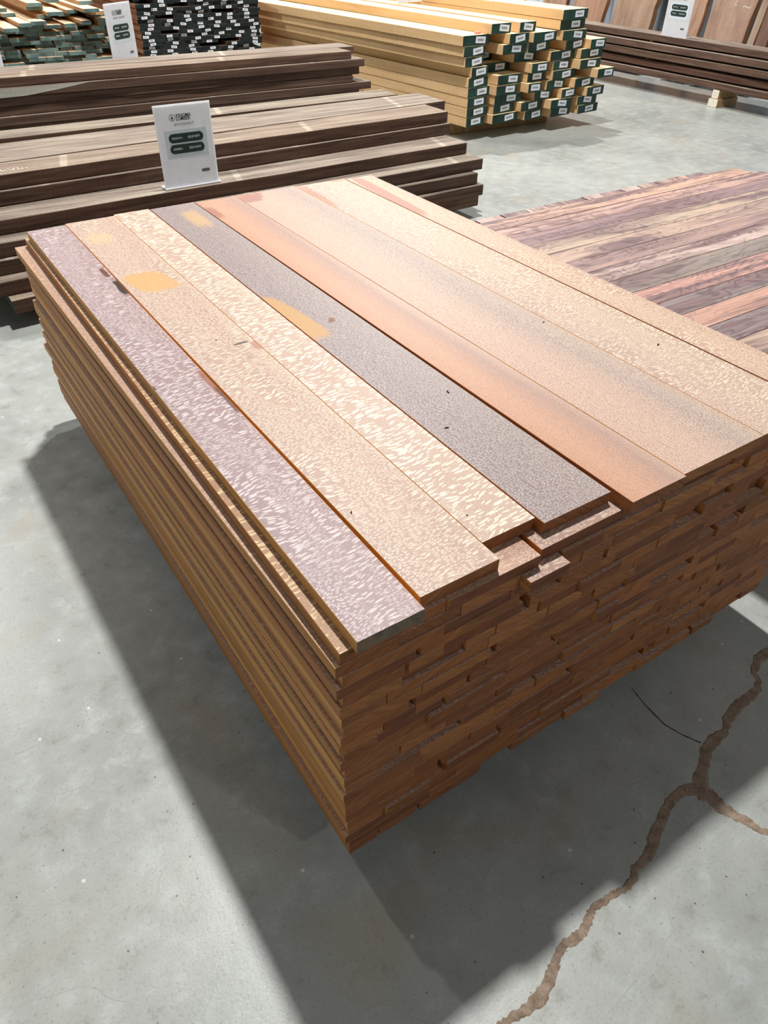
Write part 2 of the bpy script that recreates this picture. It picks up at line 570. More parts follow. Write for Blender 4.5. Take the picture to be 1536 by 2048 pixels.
kf.bump(kf.math('ADD', n1, n2), 0.004, 0.8)
M_CRACK = kf.finish(fc, 0.85, 0.2)

# ------------------------------------------------------------------ setting
fl = box('floor', -9.0, 7.9, -8.0, 14.0, -0.12, 0.0, [M_FLOOR])
fl['kind'] = 'structure'
for nm, a in (('wall_right', (7.75, 7.9, -8.0, 14.0, 0.0, 3.2)), ('wall_back', (-9.0, 7.75, 13.85, 14.0, 0.0, 3.2))):
    w = box(nm, *a, [M_WALL])
    w['kind'] = 'structure'

CR1 = [(1.1197, -0.0853, 1.1065, -0.108), (1.0592, -0.0805, 1.0571, -0.1067), (1.0084, -0.1094, 1.0214, -0.1163), (1.0005, -0.131, 1.013, -0.1351), (0.9792, -0.1379, 0.9836, -0.1552), (0.9532, -0.1375, 0.9468, -0.1604), (0.9039, -0.137, 0.9014, -0.1633), (0.8489, -0.1519, 0.8557, -0.1699), (0.8224, -0.1679, 0.8253, -0.1828), (0.7901, -0.1625, 0.7876, -0.1895), (0.745, -0.1725, 0.7555, -0.1924), (0.7021, -0.1961, 0.7195, -0.2143), (0.6691, -0.2092, 0.6951, -0.2306), (0.6612, -0.2196, 0.667, -0.2511), (0.666, -0.2163, 0.6449, -0.2341), (0.6342, -0.2045, 0.6257, -0.2262), (0.5876, -0.209, 0.5918, -0.2267), (0.5432, -0.2254, 0.5524, -0.2412), (0.498, -0.2412, 0.5116, -0.2596), (0.4772, -0.2544, 0.4871, -0.2724), (0.4537, -0.2601, 0.4552, -0.2769), (0.4282, -0.2625, 0.4335, -0.2742), (0.4151, -0.2729, 0.4223, -0.2853), (0.3916, -0.2769, 0.3906, -0.2891), (0.3618, -0.2722, 0.3596, -0.2829), (0.3393, -0.2706, 0.338, -0.284), (0.3126, -0.2688, 0.316, -0.2819), (0.2924, -0.2777, 0.3004, -0.2908), (0.2698, -0.2839, 0.2737, -0.2992), (0.247, -0.2826, 0.2462, -0.3005), (0.2266, -0.2823, 0.2298, -0.2962), (0.2052, -0.2899, 0.2136, -0.3023), (0.1817, -0.2996, 0.1927, -0.3135), (0.1582, -0.3097, 0.1696, -0.3275), (0.135, -0.3147, 0.1415, -0.336), (0.1158, -0.3168, 0.1157, -0.3333), (0.0932, -0.3145, 0.0927, -0.3285), (0.0692, -0.3139, 0.0686, -0.3255), (0.0452, -0.309, 0.0436, -0.3203)]

CR2= [(0.6539, -0.2208, 0.688, -0.2227), (0.6424, -0.2458, 0.6855, -0.2424), (0.6544, -0.2589, 0.6844, -0.2543), (0.6534, -0.2844, 0.6831, -0.2797), (0.6649, -0.3073, 0.6874, -0.3014), (0.6775, -0.3303, 0.6961, -0.3262), (0.6835, -0.3542, 0.6994, -0.3497), (0.7012, -0.3706, 0.7121, -0.3657)]

CR3= [(0.7393, 0.0142, 0.7414, 0.0144), (0.7287, -0.0355, 0.7315, -0.0352), (0.7249, -0.0945, 0.7276, -0.0939), (0.7367, -0.1319, 0.7393, -0.131), (0.7541, -0.1663, 0.7566, -0.1654)]



def ribbon(name, pts, mat, jag, seed, h=0.0012, sub=5):
    r = random.Random(seed)
    rows = []
    for i in range(len(pts) - 1):
        for s in range(sub):
            u = s / sub
            p = [a + (b - a) * u for a, b in zip(pts[i], pts[i + 1])]
            rows.append(p)
    rows.append(list(pts[-1]))
    vs, fs = [], []
    for p in rows:
        l = Vector(p[:2])
        q = Vector(p[2:])
        w = (q - l).length
        d = (q - l).normalized() if w > 1e-6 else Vector((1, 0))
        l2 = l - d * r.uniform(-jag, jag)
        q2 = q + d * r.uniform(-jag, jag)
        for k, u in enumerate((0, 0.15, 0.5, 0.85, 1.0)):
            c = l2.lerp(q2, u)
            vs.append((c.x, c.y, 0.0002 if k in (0, 4) else h * r.uniform(0.5, 1.2)))
    for i in range(len(rows) - 1):
        for k in range(4):
            a = i * 5 + k
            fs.append((a, a + 1, a + 6, a + 5))
    return link(name, vs, fs, [mat], None, fl)


ribbon('filled_crack', CR1, M_CRACK, 0.0022, 1)
ribbon('filled_crack', CR2, M_CRACK, 0.0022, 2)
ribbon('hairline_crack', CR3, M_SPL, 0.0005, 3, 0.0004)

# ------------------------------------------------------------------ leopardwood stack (main subject)
PITCH, T = 0.02272, 0.02245
Z0 = 0.0802
top = []
dk = (108, 60, 36)
ZT = Z0 + 24 * PITCH

specs = [
    # x0, x1, near y, far y, rz, ramp, fleck, big, amt, fs, stains, label
    (0.0, 0.105, 0.0, 1.731, (0.008, 0.1125), [(0.0, (176, 152, 148)), (0.5, (186, 162, 154)), (1.0, (178, 150, 142))], (234, 218, 212), 0.75, 0.8, 1.0,
     [(0.099, 1.335, 0.006, 0.035, dk, 1.0, 0.3, 0.0), (0.104, 1.225, 0.008, 0.05, (52, 26, 18), 1.0, 0.25, 0.0),
      (0.103, 0.70, 0.006, 0.05, (150, 90, 66), 0.9, 0.3, 0.0), (0.105, 0.62, 0.004, 0.05, (90, 50, 36), 0.9, 0.3, 0.0),
      (0.003, 0.73, 0.005, 0.008, (60, 50, 46), 0.9, 0.3, 0.0)],
     'greyish mauve leopardwood board on top at the left edge, bark-stained along its right side', (3, 1)),
    (0.1118, 0.2508, 0.020, 1.745, (0.1140, 0.2548), [(0.0, (206, 176, 156)), (0.45, (212, 182, 156)), (0.8, (204, 170, 148)), (1.0, (216, 188, 158))], (246, 228, 200), 0.55, 0.8, 1.0,
     [(0.066, 1.205, 0.048, 0.065, (212, 164, 98), 0.8, 0.16, -0.18), (0.05, 1.56, 0.03, 0.04, (232, 196, 132), 0.35, 0.4, 0.0),
      (0.112, 0.795, 0.018, 0.004, (70, 56, 52), 0.9, 0.3, 0.0), (0.136, 0.77, 0.010, 0.022, (176, 124, 102), 0.8, 0.2, 0.0)],
     'tan leopardwood board on top with a squarish orange stain near its far end', (2, 3)),
    (0.2515, 0.3558, 0.060, 1.756, (0.2556, 0.3616), [(0.0, (218, 190, 164)), (0.5, (216, 186, 160)), (1.0, (222, 196, 168))], (250, 236, 208), 1.15, 0.85, 1.3,
     [], 'pale cream leopardwood board on top with the longest pale flecks', (1, 1)),
    (0.3582, 0.5024, 0.043, 1.750, (0.3642, 0.5022), [(0.0, (160, 142, 136)), (0.3, (158, 138, 132)), (0.7, (166, 148, 138)), (1.0, (172, 156, 146))], (212, 200, 188), 0.1, 0.75, 0.8,
     [(0.008, 0.83, 0.036, 0.125, (198, 152, 92), 0.9, 0.14, -0.10), (0.092, 1.56, 0.025, 0.075, (214, 174, 116), 0.6, 0.4, 0.0),
      (0.083, 0.769, 0.008, 0.010, (128, 84, 58), 1.0, 0.3, 0.4)],
     'grey leopardwood board on top with a brown stain along its left edge', (4, 2)),
    (0.5108, 0.6392, 0.005, 1.745, (0.5045, 0.6362), [(0.0, (212, 158, 124)), (0.3, (220, 170, 136)), (0.55, (208, 164, 136)), (0.8, (192, 158, 140)), (1.0, (214, 184, 160))], (236, 204, 170), -0.2, 0.45, 0.6,
     [(0.006, 1.62, 0.014, 0.05, (160, 108, 92), 0.75, 0.3, 0.0)], 'orange-brown leopardwood board on top beside the grey one', (2, 1)),
    (0.6406, 0.8562, 0.010, 1.745, (0.6372, 0.8496), [(0.0, (214, 178, 154)), (0.35, (218, 184, 158)), (0.6, (202, 174, 154)), (0.75, (186, 166, 152)), (0.9, (198, 176, 156)), (1.0, (206, 178, 150))],
     (240, 220, 194), 0.15, 0.7, 0.7,
     [(0.03, 1.69, 0.04, 0.042, (170, 118, 106), 0.8, 0.2, 0.35)], 'widest top leopardwood board, pinkish with a greyer right half', (4, 2)),
    (0.8572, 1.0340, 0.010, 1.738, (0.8504, 1.0335), [(0.0, (208, 180, 158)), (0.5, (218, 190, 162)), (1.0, (214, 186, 158))], (248, 232, 206), 0.75, 0.65, 0.85,
     [(0.0, 1.60, 0.02, 0.12, (176, 126, 104), 0.7, 0.3, 0.05), (0.15, 1.73, 0.03, 0.02, (190, 136, 116), 0.7, 0.2, 0.0)],
     'yellowish leopardwood board on top, second from the right edge, densely flecked', (2, 1)),
    (1.0385, 1.1400, 0.010, 1.727, (1.0365, 1.138), [(0.0, (212, 178, 152)), (0.5, (218, 186, 156)), (1.0, (208, 172, 146))], (246, 228, 194), 0.5, 0.8, 0.9,
     [(0.020, 1.50, 0.022, 0.22, (178, 128, 110), 0.85, 0.12, 0.06)],
     'narrow leopardwood board along the right edge of the top, with a long reddish stain', (1, 1)),
]
for i, (x0, x1, y0, y1, fx, ramp, fk, big, amt, fs_, st, lab, _) in enumerate(specs):
    m = leopard_top('leopardwood_face_%s' % ORD[i + 1], ramp, fk, x1 - x0, big, amt, fs_, st)
    o = plank_y('leopardwood_board', x0, x1, y0, y1, ZT, T, [m, M_SIDE, M_ENDG if i == 0 else M_END], 0.0, 0.0006, 1,
                lambda u: ((fx[0] - x0) * u, (fx[1] - x1) * u, 0))
    tag(o, lab, 'board', 'leopardwood boards on top of the near stack')

LOW_FACES = [LOW,
             leopard_top('leopardwood_lower_face_pink', [(0.0, (196, 160, 140)), (1.0, (206, 170, 146))], (236, 212, 186), 0.2, 0.7, 0.8),
             leopard_top('leopardwood_lower_face_striped', [(0.0, (206, 162, 118)), (0.5, (188, 146, 120)), (1.0, (206, 168, 130))], (240, 212, 160), 0.1, 1.2, 0.9, 1.4)]
FAR = [(0.62, 1.735), (0.59, 1.771), (0.537, 1.73), (0.5, 1.76), (0.45, 1.771), (0.374, 1.786), (0.307, 1.813), (0.26, 1.821), (0.187, 1.832), (0.135, 1.83), (0.0, 1.80)]


def far_y(z):
    for (a, ya), (b, yb) in zip(FAR, FAR[1:]):
        if z >= b:
            u = min(1, max(0, (z - b) / (a - b)))
            return yb + (ya - yb) * u
    return 1.8


R = random.Random(21)
for L in range(2, 26):
    z = Z0 + (25 - L) * PITCH
    if L == 2:
        cuts = [(-0.019, 0.0985), (0.1135, 0.1545), (0.1552, 0.3255), (0.3345, 0.5135), (0.5142, 0.66), (0.664, 0.80), (0.801, 0.93), (0.931, 1.05), (1.052, 1.15)]
        ys = [0.012, 0.014, 0.010, 0.018, 0.022, 0.02, 0.016, 0.02, 0.015]
    elif L == 3:
        cuts = [(-0.0265, 0.072), (0.0725, 0.180), (0.181, 0.29), (0.292, 0.372), (0.378, 0.47), (0.4705, 0.61), (0.612, 0.75), (0.7505, 0.84), (0.848, 1.0), (1.0005, 1.155)]
        ys = [0.011, 0.012, 0.010, -0.010, 0.012, 0.014, 0.01, 0.018, 0.012, 0.015]
    else:
        x = -0.022 + R.uniform(-0.005, 0.006) + (0.004 if L > 20 else 0)
        cuts, ys = [], []
        while x < 1.10:
            w = R.choice([0.06, 0.075, 0.09, 0.1, 0.115, 0.13, 0.15, 0.18]) * R.uniform(0.93, 1.07)
            if x + w > 1.12:
                w = 1.15 + R.uniform(-0.012, 0.02) - x
            cuts.append((x, x + w))
            q = R.random()
            ys.append(0.010 + (R.uniform(-0.0012, 0.0012) if q < 0.80 else R.uniform(0.002, 0.016) if q < 0.95 else R.uniform(-0.007, -0.002)))
            g = R.random()
            x += w + (0.0005 if g < 0.62 else R.uniform(0.003, 0.008) if g < 0.85 else R.uniform(0.009, 0.017))
        ys[0] = 0.010 + R.uniform(-0.001, 0.0015)
    n = len(cuts)
    for j, ((x0, x1), y) in enumerate(zip(cuts, ys)):
        fy = far_y(z) + (R.uniform(-0.012, 0.012) if j else R.uniform(-0.004, 0.004))
        face = LOW_FACES[2] if (L == 2 and j == 0) else LOW_FACES[j % 2]
        o = plank_y('leopardwood_board', x0, x1, y, fy, z, T, [face, M_SIDE, M_END], 0.0, 0.0006, 1, (lambda u: (0.019 * u, 0, 0)) if (L == 2 and j == 0) else (lambda u, q=R.uniform(-0.005, 0.006): (q * u, 0, 0)) if j == 0 else None)
        lay = ('%s layer down' % ORD[L]) if L < 25 else 'bottom layer'
        if j == 0:
            lab = 'leopardwood board showing its long edge on the left face, %s' % lay
        elif j == n - 1:
            lab = 'leopardwood board end at the far right of the %s' % lay
        else:
            lab = 'leopardwood board end, %s, %s from the near corner' % (lay, ORD[j + 1])
        tag(o, lab, 'board', 'leopardwood boards inside the near stack')


def bunk(x0, x1, y0, y1, z1, lab, mats=None, color=None):
    o = box('bunk_timber', x0, x1, y0, y1, 0.0002, z1, mats or [M_BUNK], b=0.003)
    tag(o, lab, 'timber', 'bunk timbers under the lumber stacks')
    return o


for y, nm in ((0.50, 'nearest'), (0.98, 'middle'), (1.43, 'farthest')):
    bunk(0.016, 1.11, y, y + 0.07, 0.0798, 'wooden bunk timber under the leopardwood stack, %s to its end face' % nm)

# splinters lying on the top boards
for q, (x, y, a, s, lab) in enumerate([
        (0.974, 0.343, 0.3, 0.010, 'black splinter on the yellowish leopardwood board'),
        (0.472, 0.425, 1.0, 0.010, 'dark splinter on the right half of the grey leopardwood board'),
        (0.393, 0.329, 2.6, 0.008, 'small curled splinter near the left edge of the grey leopardwood board'),
        (0.840, 0.554, 0.2, 0.007, 'tiny splinter on the greyer half of the widest leopardwood board'),
        (0.128, 0.219, 0.9, 0.006, 'dark crumb of bark on the tan leopardwood board near its front end'),
        (0.272, 0.119, 0.1, 0.004, 'dark speck near the front end of the pale cream leopardwood board'),
        (0.185, 0.853, 0.1, 0.004, 'dark speck halfway along the tan leopardwood board')]):
    zt = ZT + T + 0.0002
    vs, fs = [], []
    for i in range(5):
        u = i / 4
        wd = s * 0.16 * math.sin(math.pi * (0.15 + 0.8 * u)) + 0.0004
        cx, cy = s * (u - 0.5), s * 0.25 * math.sin(u * 2.5)
        for dx, dz in ((-wd, 0), (wd, 0), (wd * 0.4, wd * 1.2), (-wd * 0.4, wd * 1.2)):
            vs.append((cx, cy + dx, dz))
    for i in range(4):
        for k in range(4):
            fs.append((i * 4 + k, i * 4 + (k + 1) % 4, i * 4 + 4 + (k + 1) % 4, i * 4 + 4 + k))
    fs += [(0, 3, 2, 1), (16, 17, 18, 19)]
    o = link('wood_splinter', vs, fs, [M_SPL], None, None, (x, y, zt), a)
    tag(o, lab, 'splinter', 'wood splinters on the leopardwood boards')

# ------------------------------------------------------------------ rosewood stack
ZR = 0.55
tints = [tuple(v * 0.90 for v in t) for t in [(228, 184, 160), (218, 178, 164), (166, 138, 138), (208, 184, 162), (208, 178, 160), (182, 152, 144), (222, 194, 182),
         (162, 148, 138), (224, 172, 156), (158, 146, 144), (212, 166, 146), (162, 146, 146), (208, 178, 158), (174, 148, 140), (204, 168, 150), (164, 142, 136)]]
names = ['salmon-orange', 'pink-streaked', 'dark purple', 'olive tan', 'pink-and-grey swirled', 'brown streaked', 'pale pinkish',
         'grey-brown', 'salmon pink', 'dark grey', 'knotty reddish', 'slate grey-brown', 'tan', 'brown', 'reddish tan', 'dark brown']
seams = [1.376, 1.294, 1.212, 1.132, 1.048, 0.963, 0.881, 0.800, 0.712, 0.627, 0.545, 0.463, 0.378, 0.292, 0.21, 0.125, 0.04]
XL = 1.275
for i in range(14):
    ya, yb = seams[i + 1] + 0.0006, seams[i] - (0.0006 if i != 1 else 0.0022)
    xe = 2.72 + [0.0, 0.05, 0.08, 0.06][i % 4] if i < 2 else 2.80 + 0.03 * (i % 3)
    o = plank_x('rosewood_board', XL + 0.004 * (i % 3), xe, ya, yb, ZR - 0.022, 0.0218, [M_ROSE, M_ROSE_S, M_ROSE_S], 0, 0.0006,
                color=lin(tints[i]))
    lab = '%s rosewood board on top of the right stack, %s from its far edge' % (names[i], ORD[i + 1])
    tag(o, lab, 'board', 'rosewood boards on top of the right stack')
R = random.Random(5)
x = XL + 0.01
i = 0
while x < 2.56:
    w = R.uniform(0.085, 0.115)
    g = 0.002 if R.random() < 0.7 else 0.006
    yf = 1.462 + R.uniform(-0.004, 0.004)
    o = plank_y('rosewood_board', x, x + w, 0.22, yf, ZR - 0.0445, 0.022, [M_ROSE, M_ROSE_S, M_ROSE_S], 0, 0.0006,
                color=lin(R.choice(tints)))
    tag(o, 'crosswise rosewood board end past the far edge, %s from the left' % ORD[i + 1], 'board',
        'crosswise rosewood boards under the top layer')
    x += w + g
    i += 1
for L in range(10):
    z = 0.1052 + L * 0.0400
    for j in range(5):
        a = 0.22 + j * 0.237
        o = plank_x('rosewood_board', XL + 0.01 + R.uniform(0, 0.02), 2.72 + R.uniform(-0.03, 0.03), a, a + 0.232, z, 0.0396,
                    [M_ROSE, M_ROSE_S, M_ROSE_S], 0, 0.0006, color=lin(R.choice(tints)))
        tag(o, 'rosewood board inside the right stack, %s layer up, %s from the near side' % (ORD[L + 1], ORD[j + 1]), 'board',
            'rosewood boards inside the right stack')
for xx, nm in ((1.35, 'left'), (1.95, 'middle'), (2.5, 'right')):
    bunk(xx, xx + 0.09, 0.23, 1.38, 0.1048, 'wooden bunk timber under the rosewood stack, %s one of three' % nm)


# ------------------------------------------------------------------ signs
def sign(x, y, z, rz, rot_lean, w, h, kind, label):
    e = bpy.data.objects.new('sign_stand', None)
    COL.objects.link(e)
    e.empty_display_size = 0.05
    e.location = (x, y, z)
    e.rotation_euler = (-rot_lean, 0, rz)
    tag(e, label, 'sign')
    t = 0.005
    box('holder_panel', -w / 2, w / 2, 0, t, 0.004, h, [M_WHITE], e, 0.001)
    box('holder_foot', -w / 2 - 0.002, w / 2 + 0.008, -0.012, 0.055, 0.0, 0.0045, [M_WHITE], e, 0.001)
    box('printed_card', -w / 2 + 0.006, w / 2 - 0.006, -0.0012, -0.0002, 0.01, h - 0.006, [M_PAPER], e)
    q = w / 0.262
    f = -0.0018
    lg = ring('logo_ring', 0.0118 * q, 0.0138 * q, 0.0004, M_INK, e, (-0.052 * q, f, h * 0.846))
    s = 0.0085 * q
    poly('logo_tree', [(-0.1 * s, -1.0 * s), (0.1 * s, -1.0 * s), (0.1 * s, -0.62 * s), (0.72 * s, -0.62 * s), (0.3 * s, -0.1 * s), (0.55 * s, -0.1 * s),
                       (0.2 * s, 0.42 * s), (0.36 * s, 0.42 * s), (0, 1.0 * s), (-0.36 * s, 0.42 * s), (-0.2 * s, 0.42 * s), (-0.55 * s, -0.1 * s),
                       (-0.3 * s, -0.1 * s), (-0.72 * s, -0.62 * s), (-0.1 * s, -0.62 * s)], 0.0004, M_INK, e, (-0.052 * q, f, h * 0.846))
    text_mesh('logo_lettering', 'KINGMA', 0.0195 * q, M_INK, e, (-0.034 * q, f, h * 0.863), align='LEFT', bold=0.0004, sx=0.92)
    text_mesh('logo_lettering', 'LUMBER', 0.0195 * q, M_INK, e, (-0.034 * q, f, h * 0.826), align='LEFT', bold=0.0004, sx=0.92)
    text_mesh('species_lettering', kind, 0.0155 * q, M_GREY, e, (0.0, f, h * 0.762))
    box('price_panel', -0.098 * q, 0.098 * q, -0.0016, -0.0012, h * 0.36, h * 0.70, [M_PANEL], e)
    for zz, a, b in ((0.602, 'REGULAR :', '$23.59 BDFT'), (0.472, 'MEMBER :', '$20.54 BDFT')):
        pill('price_pill', 0.162 * q, 0.037 * q, 0.0004, M_INK, e, (0.0, -0.0018, h * zz))
        text_mesh('price_lettering', a, 0.0105 * q, M_WHITE, e, (-0.066 * q, -0.0024, h * zz), align='LEFT', bold=0.0003)
        text_mesh('price_lettering', b, 0.0120 * q, M_WHITE, e, (0.008 * q, -0.0024, h * zz), align='LEFT', bold=0.0003, sx=0.86)
    pill('small_badge', 0.040 * q, 0.013 * q, 0.0004, M_GREY, e, (0.072 * q, f, h * 0.175))
    return e


sign(0.935, 2.925, 0.3545, 0.02, 0.015, 0.262, 0.335, '8/4 WALNUT', 'white price sign for 8/4 walnut standing on the front walnut stack')

# ------------------------------------------------------------------ front walnut stack
WT, WP = 0.0555, 0.0585
TONE = [(1.0, 1.0, 1.0, 1), (0.92, 0.93, 0.92, 1), (1.0, 0.95, 0.90, 1), (1.0, 1.03, 1.0, 1), (0.86, 0.84, 0.82, 1)]


def walnut(x0, x1, y0, y1, z, lab, seed, rz=0.0, end=None, group='thick walnut planks in the front stack', tone=0, t=WT, amp=0.004, taper=(0, 0)):
    wb = wobbler(amp, 0.0012, seed)

    def wf(u):
        l, r, dz = wb(u)
        return l - taper[1] * u, r - taper[0] * u, dz

    o = plank_x('walnut_plank', x0, x1, y0, y1, z, t, [M_WAL_T, M_WAL_S, end or M_WAL_E], rz, 0.002, 28, wf, TONE[tone])
    tag(o, lab, 'plank', group)
    return o


zt = lambda k: 0.0605 + (7 - k) * WP
# layer (1 = top): (y0, y1, left x, right x)
rows = {
    1: [(3.055, 3.240, 3.164, 3.395, -0.10, 2.594, 2), (3.258, 3.60, 3.410, 3.69, -0.16, 2.76, 0), (3.70, 3.87, 3.712, 3.895, -0.12, 2.62, 3)],
    2: [(3.030, 3.235, 3.144, 3.38, -0.14, 2.60, 0), (3.25, 3.55, 3.395, 3.60, -0.1, 2.70, 1), (3.56, 3.87, 3.61, 3.89, -0.1, 2.58, 1)],
    3: [(2.862, 3.12, 2.943, 3.20, -0.12, 2.567, 0), (3.13, 3.4, 3.21, 3.45, -0.1, 2.55, 1), (3.41, 3.63, 3.46, 3.67, -0.1, 2.5, 1), (3.64, 3.87, 3.68, 3.89, -0.1, 2.6, 1)],
    4: [(2.770, 3.02, 2.816, 3.05, -0.09, 2.59, 1), (3.03, 3.3, 3.06, 3.31, -0.1, 2.55, 1), (3.31, 3.58, 3.32, 3.58, -0.1, 2.5, 1), (3.59, 3.87, 3.59, 3.88, -0.1, 2.6, 1)],
    5: [(2.745, 3.00, 2.778, 3.03, -0.13, 2.528, 1), (3.01, 3.3, 3.04, 3.31, -0.1, 2.50, 1), (3.31, 3.58, 3.32, 3.58, -0.1, 2.5, 1), (3.59, 3.87, 3.59, 3.88, -0.1, 2.6, 1)],
    6: [(2.672, 2.94, 2.755, 3.00, -0.03, 2.558, 4), (2.95, 3.3, 3.01, 3.31, -0.1, 2.50, 1), (3.31, 3.58, 3.32, 3.58, -0.1, 2.5, 1), (3.59, 3.87, 3.59, 3.88, -0.1, 2.6, 1)],
    7: [(2.620, 2.88, 2.766, 3.00, 0.004, 2.54, 2), (2.90, 3.3, 3.02, 3.31, 0.03, 2.50, 1), (3.31, 3.58, 3.32, 3.58, -0.1, 2.5, 1), (3.59, 3.87, 3.59, 3.88, -0.1, 2.6, 1)],
}
front_lab = {1: 'top front walnut plank with a dark painted right end, behind the sign', 2: 'walnut plank directly under the top front plank of the sign stack',
             3: 'walnut plank jutting forward with the white sign standing on it', 4: 'walnut plank reaching farthest right, just below the sign plank',
             5: 'walnut plank on the front face, fifth from the top', 6: 'walnut plank on the front face, second from the bottom',
             7: 'lowest walnut plank with a green painted left end near the floor'}
back_lab = {(1, 1): 'grey weathered walnut plank on top, middle of three across', (1, 2): 'pale narrow walnut plank at the back of the front stack top'}
sd = 100
for k, lst in rows.items():
    for j, (ya, yb, yc, yd, xa, xb, tn) in enumerate(lst):
        sd += 1
        if j == 0:
            lab = front_lab[k]
        else:
            lab = back_lab.get((k, j), 'walnut plank inside the front stack, %s layer down, %s row back' % (ORD[k], ORD[j + 1]))
        pm = M_PN if (k, j) in ((1, 0), (2, 0), (1, 1)) else M_PG if k == 7 and j == 0 else None
        walnut(xa, xb, ya, yb, zt(k), lab, sd, 0.0, pm, tone=tn, amp=0.0035 if j == 0 and k < 4 else 0.002, taper=(yc - ya, yd - yb))
for xx, nm in ((0.12, 'left'), (1.25, 'middle'), (2.25, 'right')):
    bunk(xx, xx + 0.09, 2.70, 3.86, 0.0598, 'wooden bunk timber under the front walnut stack, %s one of three' % nm)

# ------------------------------------------------------------------ rear walnut stack
RP, RT = 0.0478, 0.0452
rb = 0.1
rrows = {1: (4.62, 4.80, 2.851, 0.006), 2: (4.60, 4.80, 2.941, 0.0), 3: (4.61, 4.80, 2.907, 0.003), 4: (4.62, 4.8, 2.852, 0.0), 5: (4.59, 4.8, 2.998, 0.003)}
rlab = {1: 'top front walnut plank of the rear stack, with a wavy edge', 2: 'walnut plank with a pale sapwood wane at its left, second from the rear stack top',
        3: 'dark walnut plank on the rear stack face, third from the top', 4: 'walnut plank with a green-grey painted end, fourth on the rear stack',
        5: 'lowest rear walnut plank visible above the front stack'}
for k in range(1, 11):
    z = rb + (10 - k) * RP
    ya, yb, xb, rz = rrows.get(k, (4.61, 4.80, 2.9, 0.0))
    o = walnut(-0.1, xb, ya, yb, z, rlab.get(k, 'hidden walnut plank low in the rear stack face, %s layer down' % ORD[k]), 300 + k, rz, M_PN if k in (4,) else None,
               'walnut planks in the rear stack', 4 if k > 1 else 2, RT, 0.008 if k == 1 else 0.003)
    o = walnut(-0.1 + 0.02 * (k % 3), 2.95 + 0.04 * (k % 2), 4.82, 5.02, z,
               'top walnut plank at the back of the rear stack' if k == 1 else 'walnut plank in the second row of the rear stack, %s layer down' % ORD[k],
               330 + k, 0.002, M_PN, 'walnut planks in the rear stack', 0, RT, 0.005)
for k in range(9):
    z = rb + k * RP
    walnut(1.05, 2.92, 5.05, 5.26, z, 'walnut plank in the lower back row of the rear stack, %s layer up' % ORD[k + 1], 360 + k, 0, M_PN,
           'walnut planks in the rear stack', 1, RT, 0.003)
for k in range(5):
    z = rb + k * RP
    walnut(-0.15, 0.98, 5.05, 5.26, z, 'short walnut plank at the back left of the rear stack, %s layer up' % ORD[k + 1], 380 + k, 0, M_PN,
           'walnut planks in the rear stack', 1, RT, 0.003)
for xx, nm in ((0.2, 'left'), (1.4, 'middle'), (2.6, 'right')):
    bunk(xx, xx + 0.09, 4.62, 5.24, rb - 0.0002, 'wooden bunk timber under the rear walnut stack, %s one of three' % nm)
sign(1.40, 5.13, rb + 9 * RP - 0.0020, 0.61, 0.0, 0.262, 0.335, 'BLACK WALNUT', 'white price sign behind the rear walnut stack, left of the black-ended boards')
sign(0.505, 5.14, rb + 5 * RP - 0.0020, 0.0, 0.0, 0.262, 0.335, 'WALNUT', 'white price sign cut off by the left edge of the photo')


# ------------------------------------------------------------------ end-painted stacks
def sticker(parent, x, z, w, h, rnd):
    a = rnd.uniform(-0.12, 0.14)
    ca, sa = math.cos(a), math.sin(a)

    def P(u, v, d):
        return (x + u * ca - v * sa, -d, z + u * sa + v * ca)
    vs, fs, mi = [], [], []
    for (hw, hh, d, m) in ((w / 2, h / 2, 0.0006, 0),):
        b = len(vs)
        vs += [P(-hw, -hh, d), P(hw, -hh, d), P(hw, hh, d), P(-hw, hh, d), P(-hw, -hh, 0), P(hw, -hh, 0), P(hw, hh, 0), P(-hw, hh, 0)]
        for f in ((0, 1, 2, 3), (0, 4, 5, 1), (1, 5, 6, 2), (2, 6, 7, 3), (3, 7, 4, 0)):
            fs.append(tuple(b + q for q in f))
            mi.append(m)
    # row of small printed characters
    n = 7 if w > 0.08 else 3
    sp = w * 0.62 / n
    for i in range(n):
        u0 = -w * 0.31 + i * sp
        hh = h * rnd.uniform(0.12, 0.2)
        b = len(vs)
        vs += [P(u0, -hh, 0.0009), P(u0 + sp * 0.68, -hh, 0.0009), P(u0 + sp * 0.68, hh, 0.0009), P(u0, hh, 0.0009)]
        fs.append((b, b + 1, b + 2, b + 3))
        mi.append(1)
    return link('label_sticker', vs, fs, [M_STK, M_STKP], mi, parent)


R = random.Random(11)
YROWS = [
    [(4.357, 4.647)],
    [(3.725, 3.928), (3.979, 4.153), (4.358, 4.65)],
    [(3.491, 3.76), (3.877, 4.085), (4.092, 4.35), (4.38, 4.66)],
    [(3.505, 3.724), (3.826, 4.082), (4.088, 4.331), (4.445, 4.654), (4.67, 4.856)],
    [(3.523, 3.703), (3.76, 3.96), (4.001, 4.248), (4.303, 4.59), (4.6, 4.873)],
    [(3.586, 3.753), (3.782, 4.066), (4.115, 4.304), (4.349, 4.552), (4.58, 4.835)],
    [(3.565, 3.769), (3.825, 4.079), (4.119, 4.316), (4.349, 4.615), (4.742, 4.948)],
    [(3.567, 3.795), (3.814, 4.047), (4.1, 4.251), (4.314, 4.525), (4.577, 4.816)],
    [(3.570, 3.773), (3.822, 4.127), (4.205, 4.42), (4.465, 4.639), (4.711, 4.925)],
    [(3.570, 3.794), (3.827, 4.059), (4.079, 4.327), (4.348, 4.608), (4.652, 4.898)],
    [(3.572, 3.770), (3.812, 4.097), (4.129, 4.332), (4.383, 4.627), (4.67, 4.926)],
]
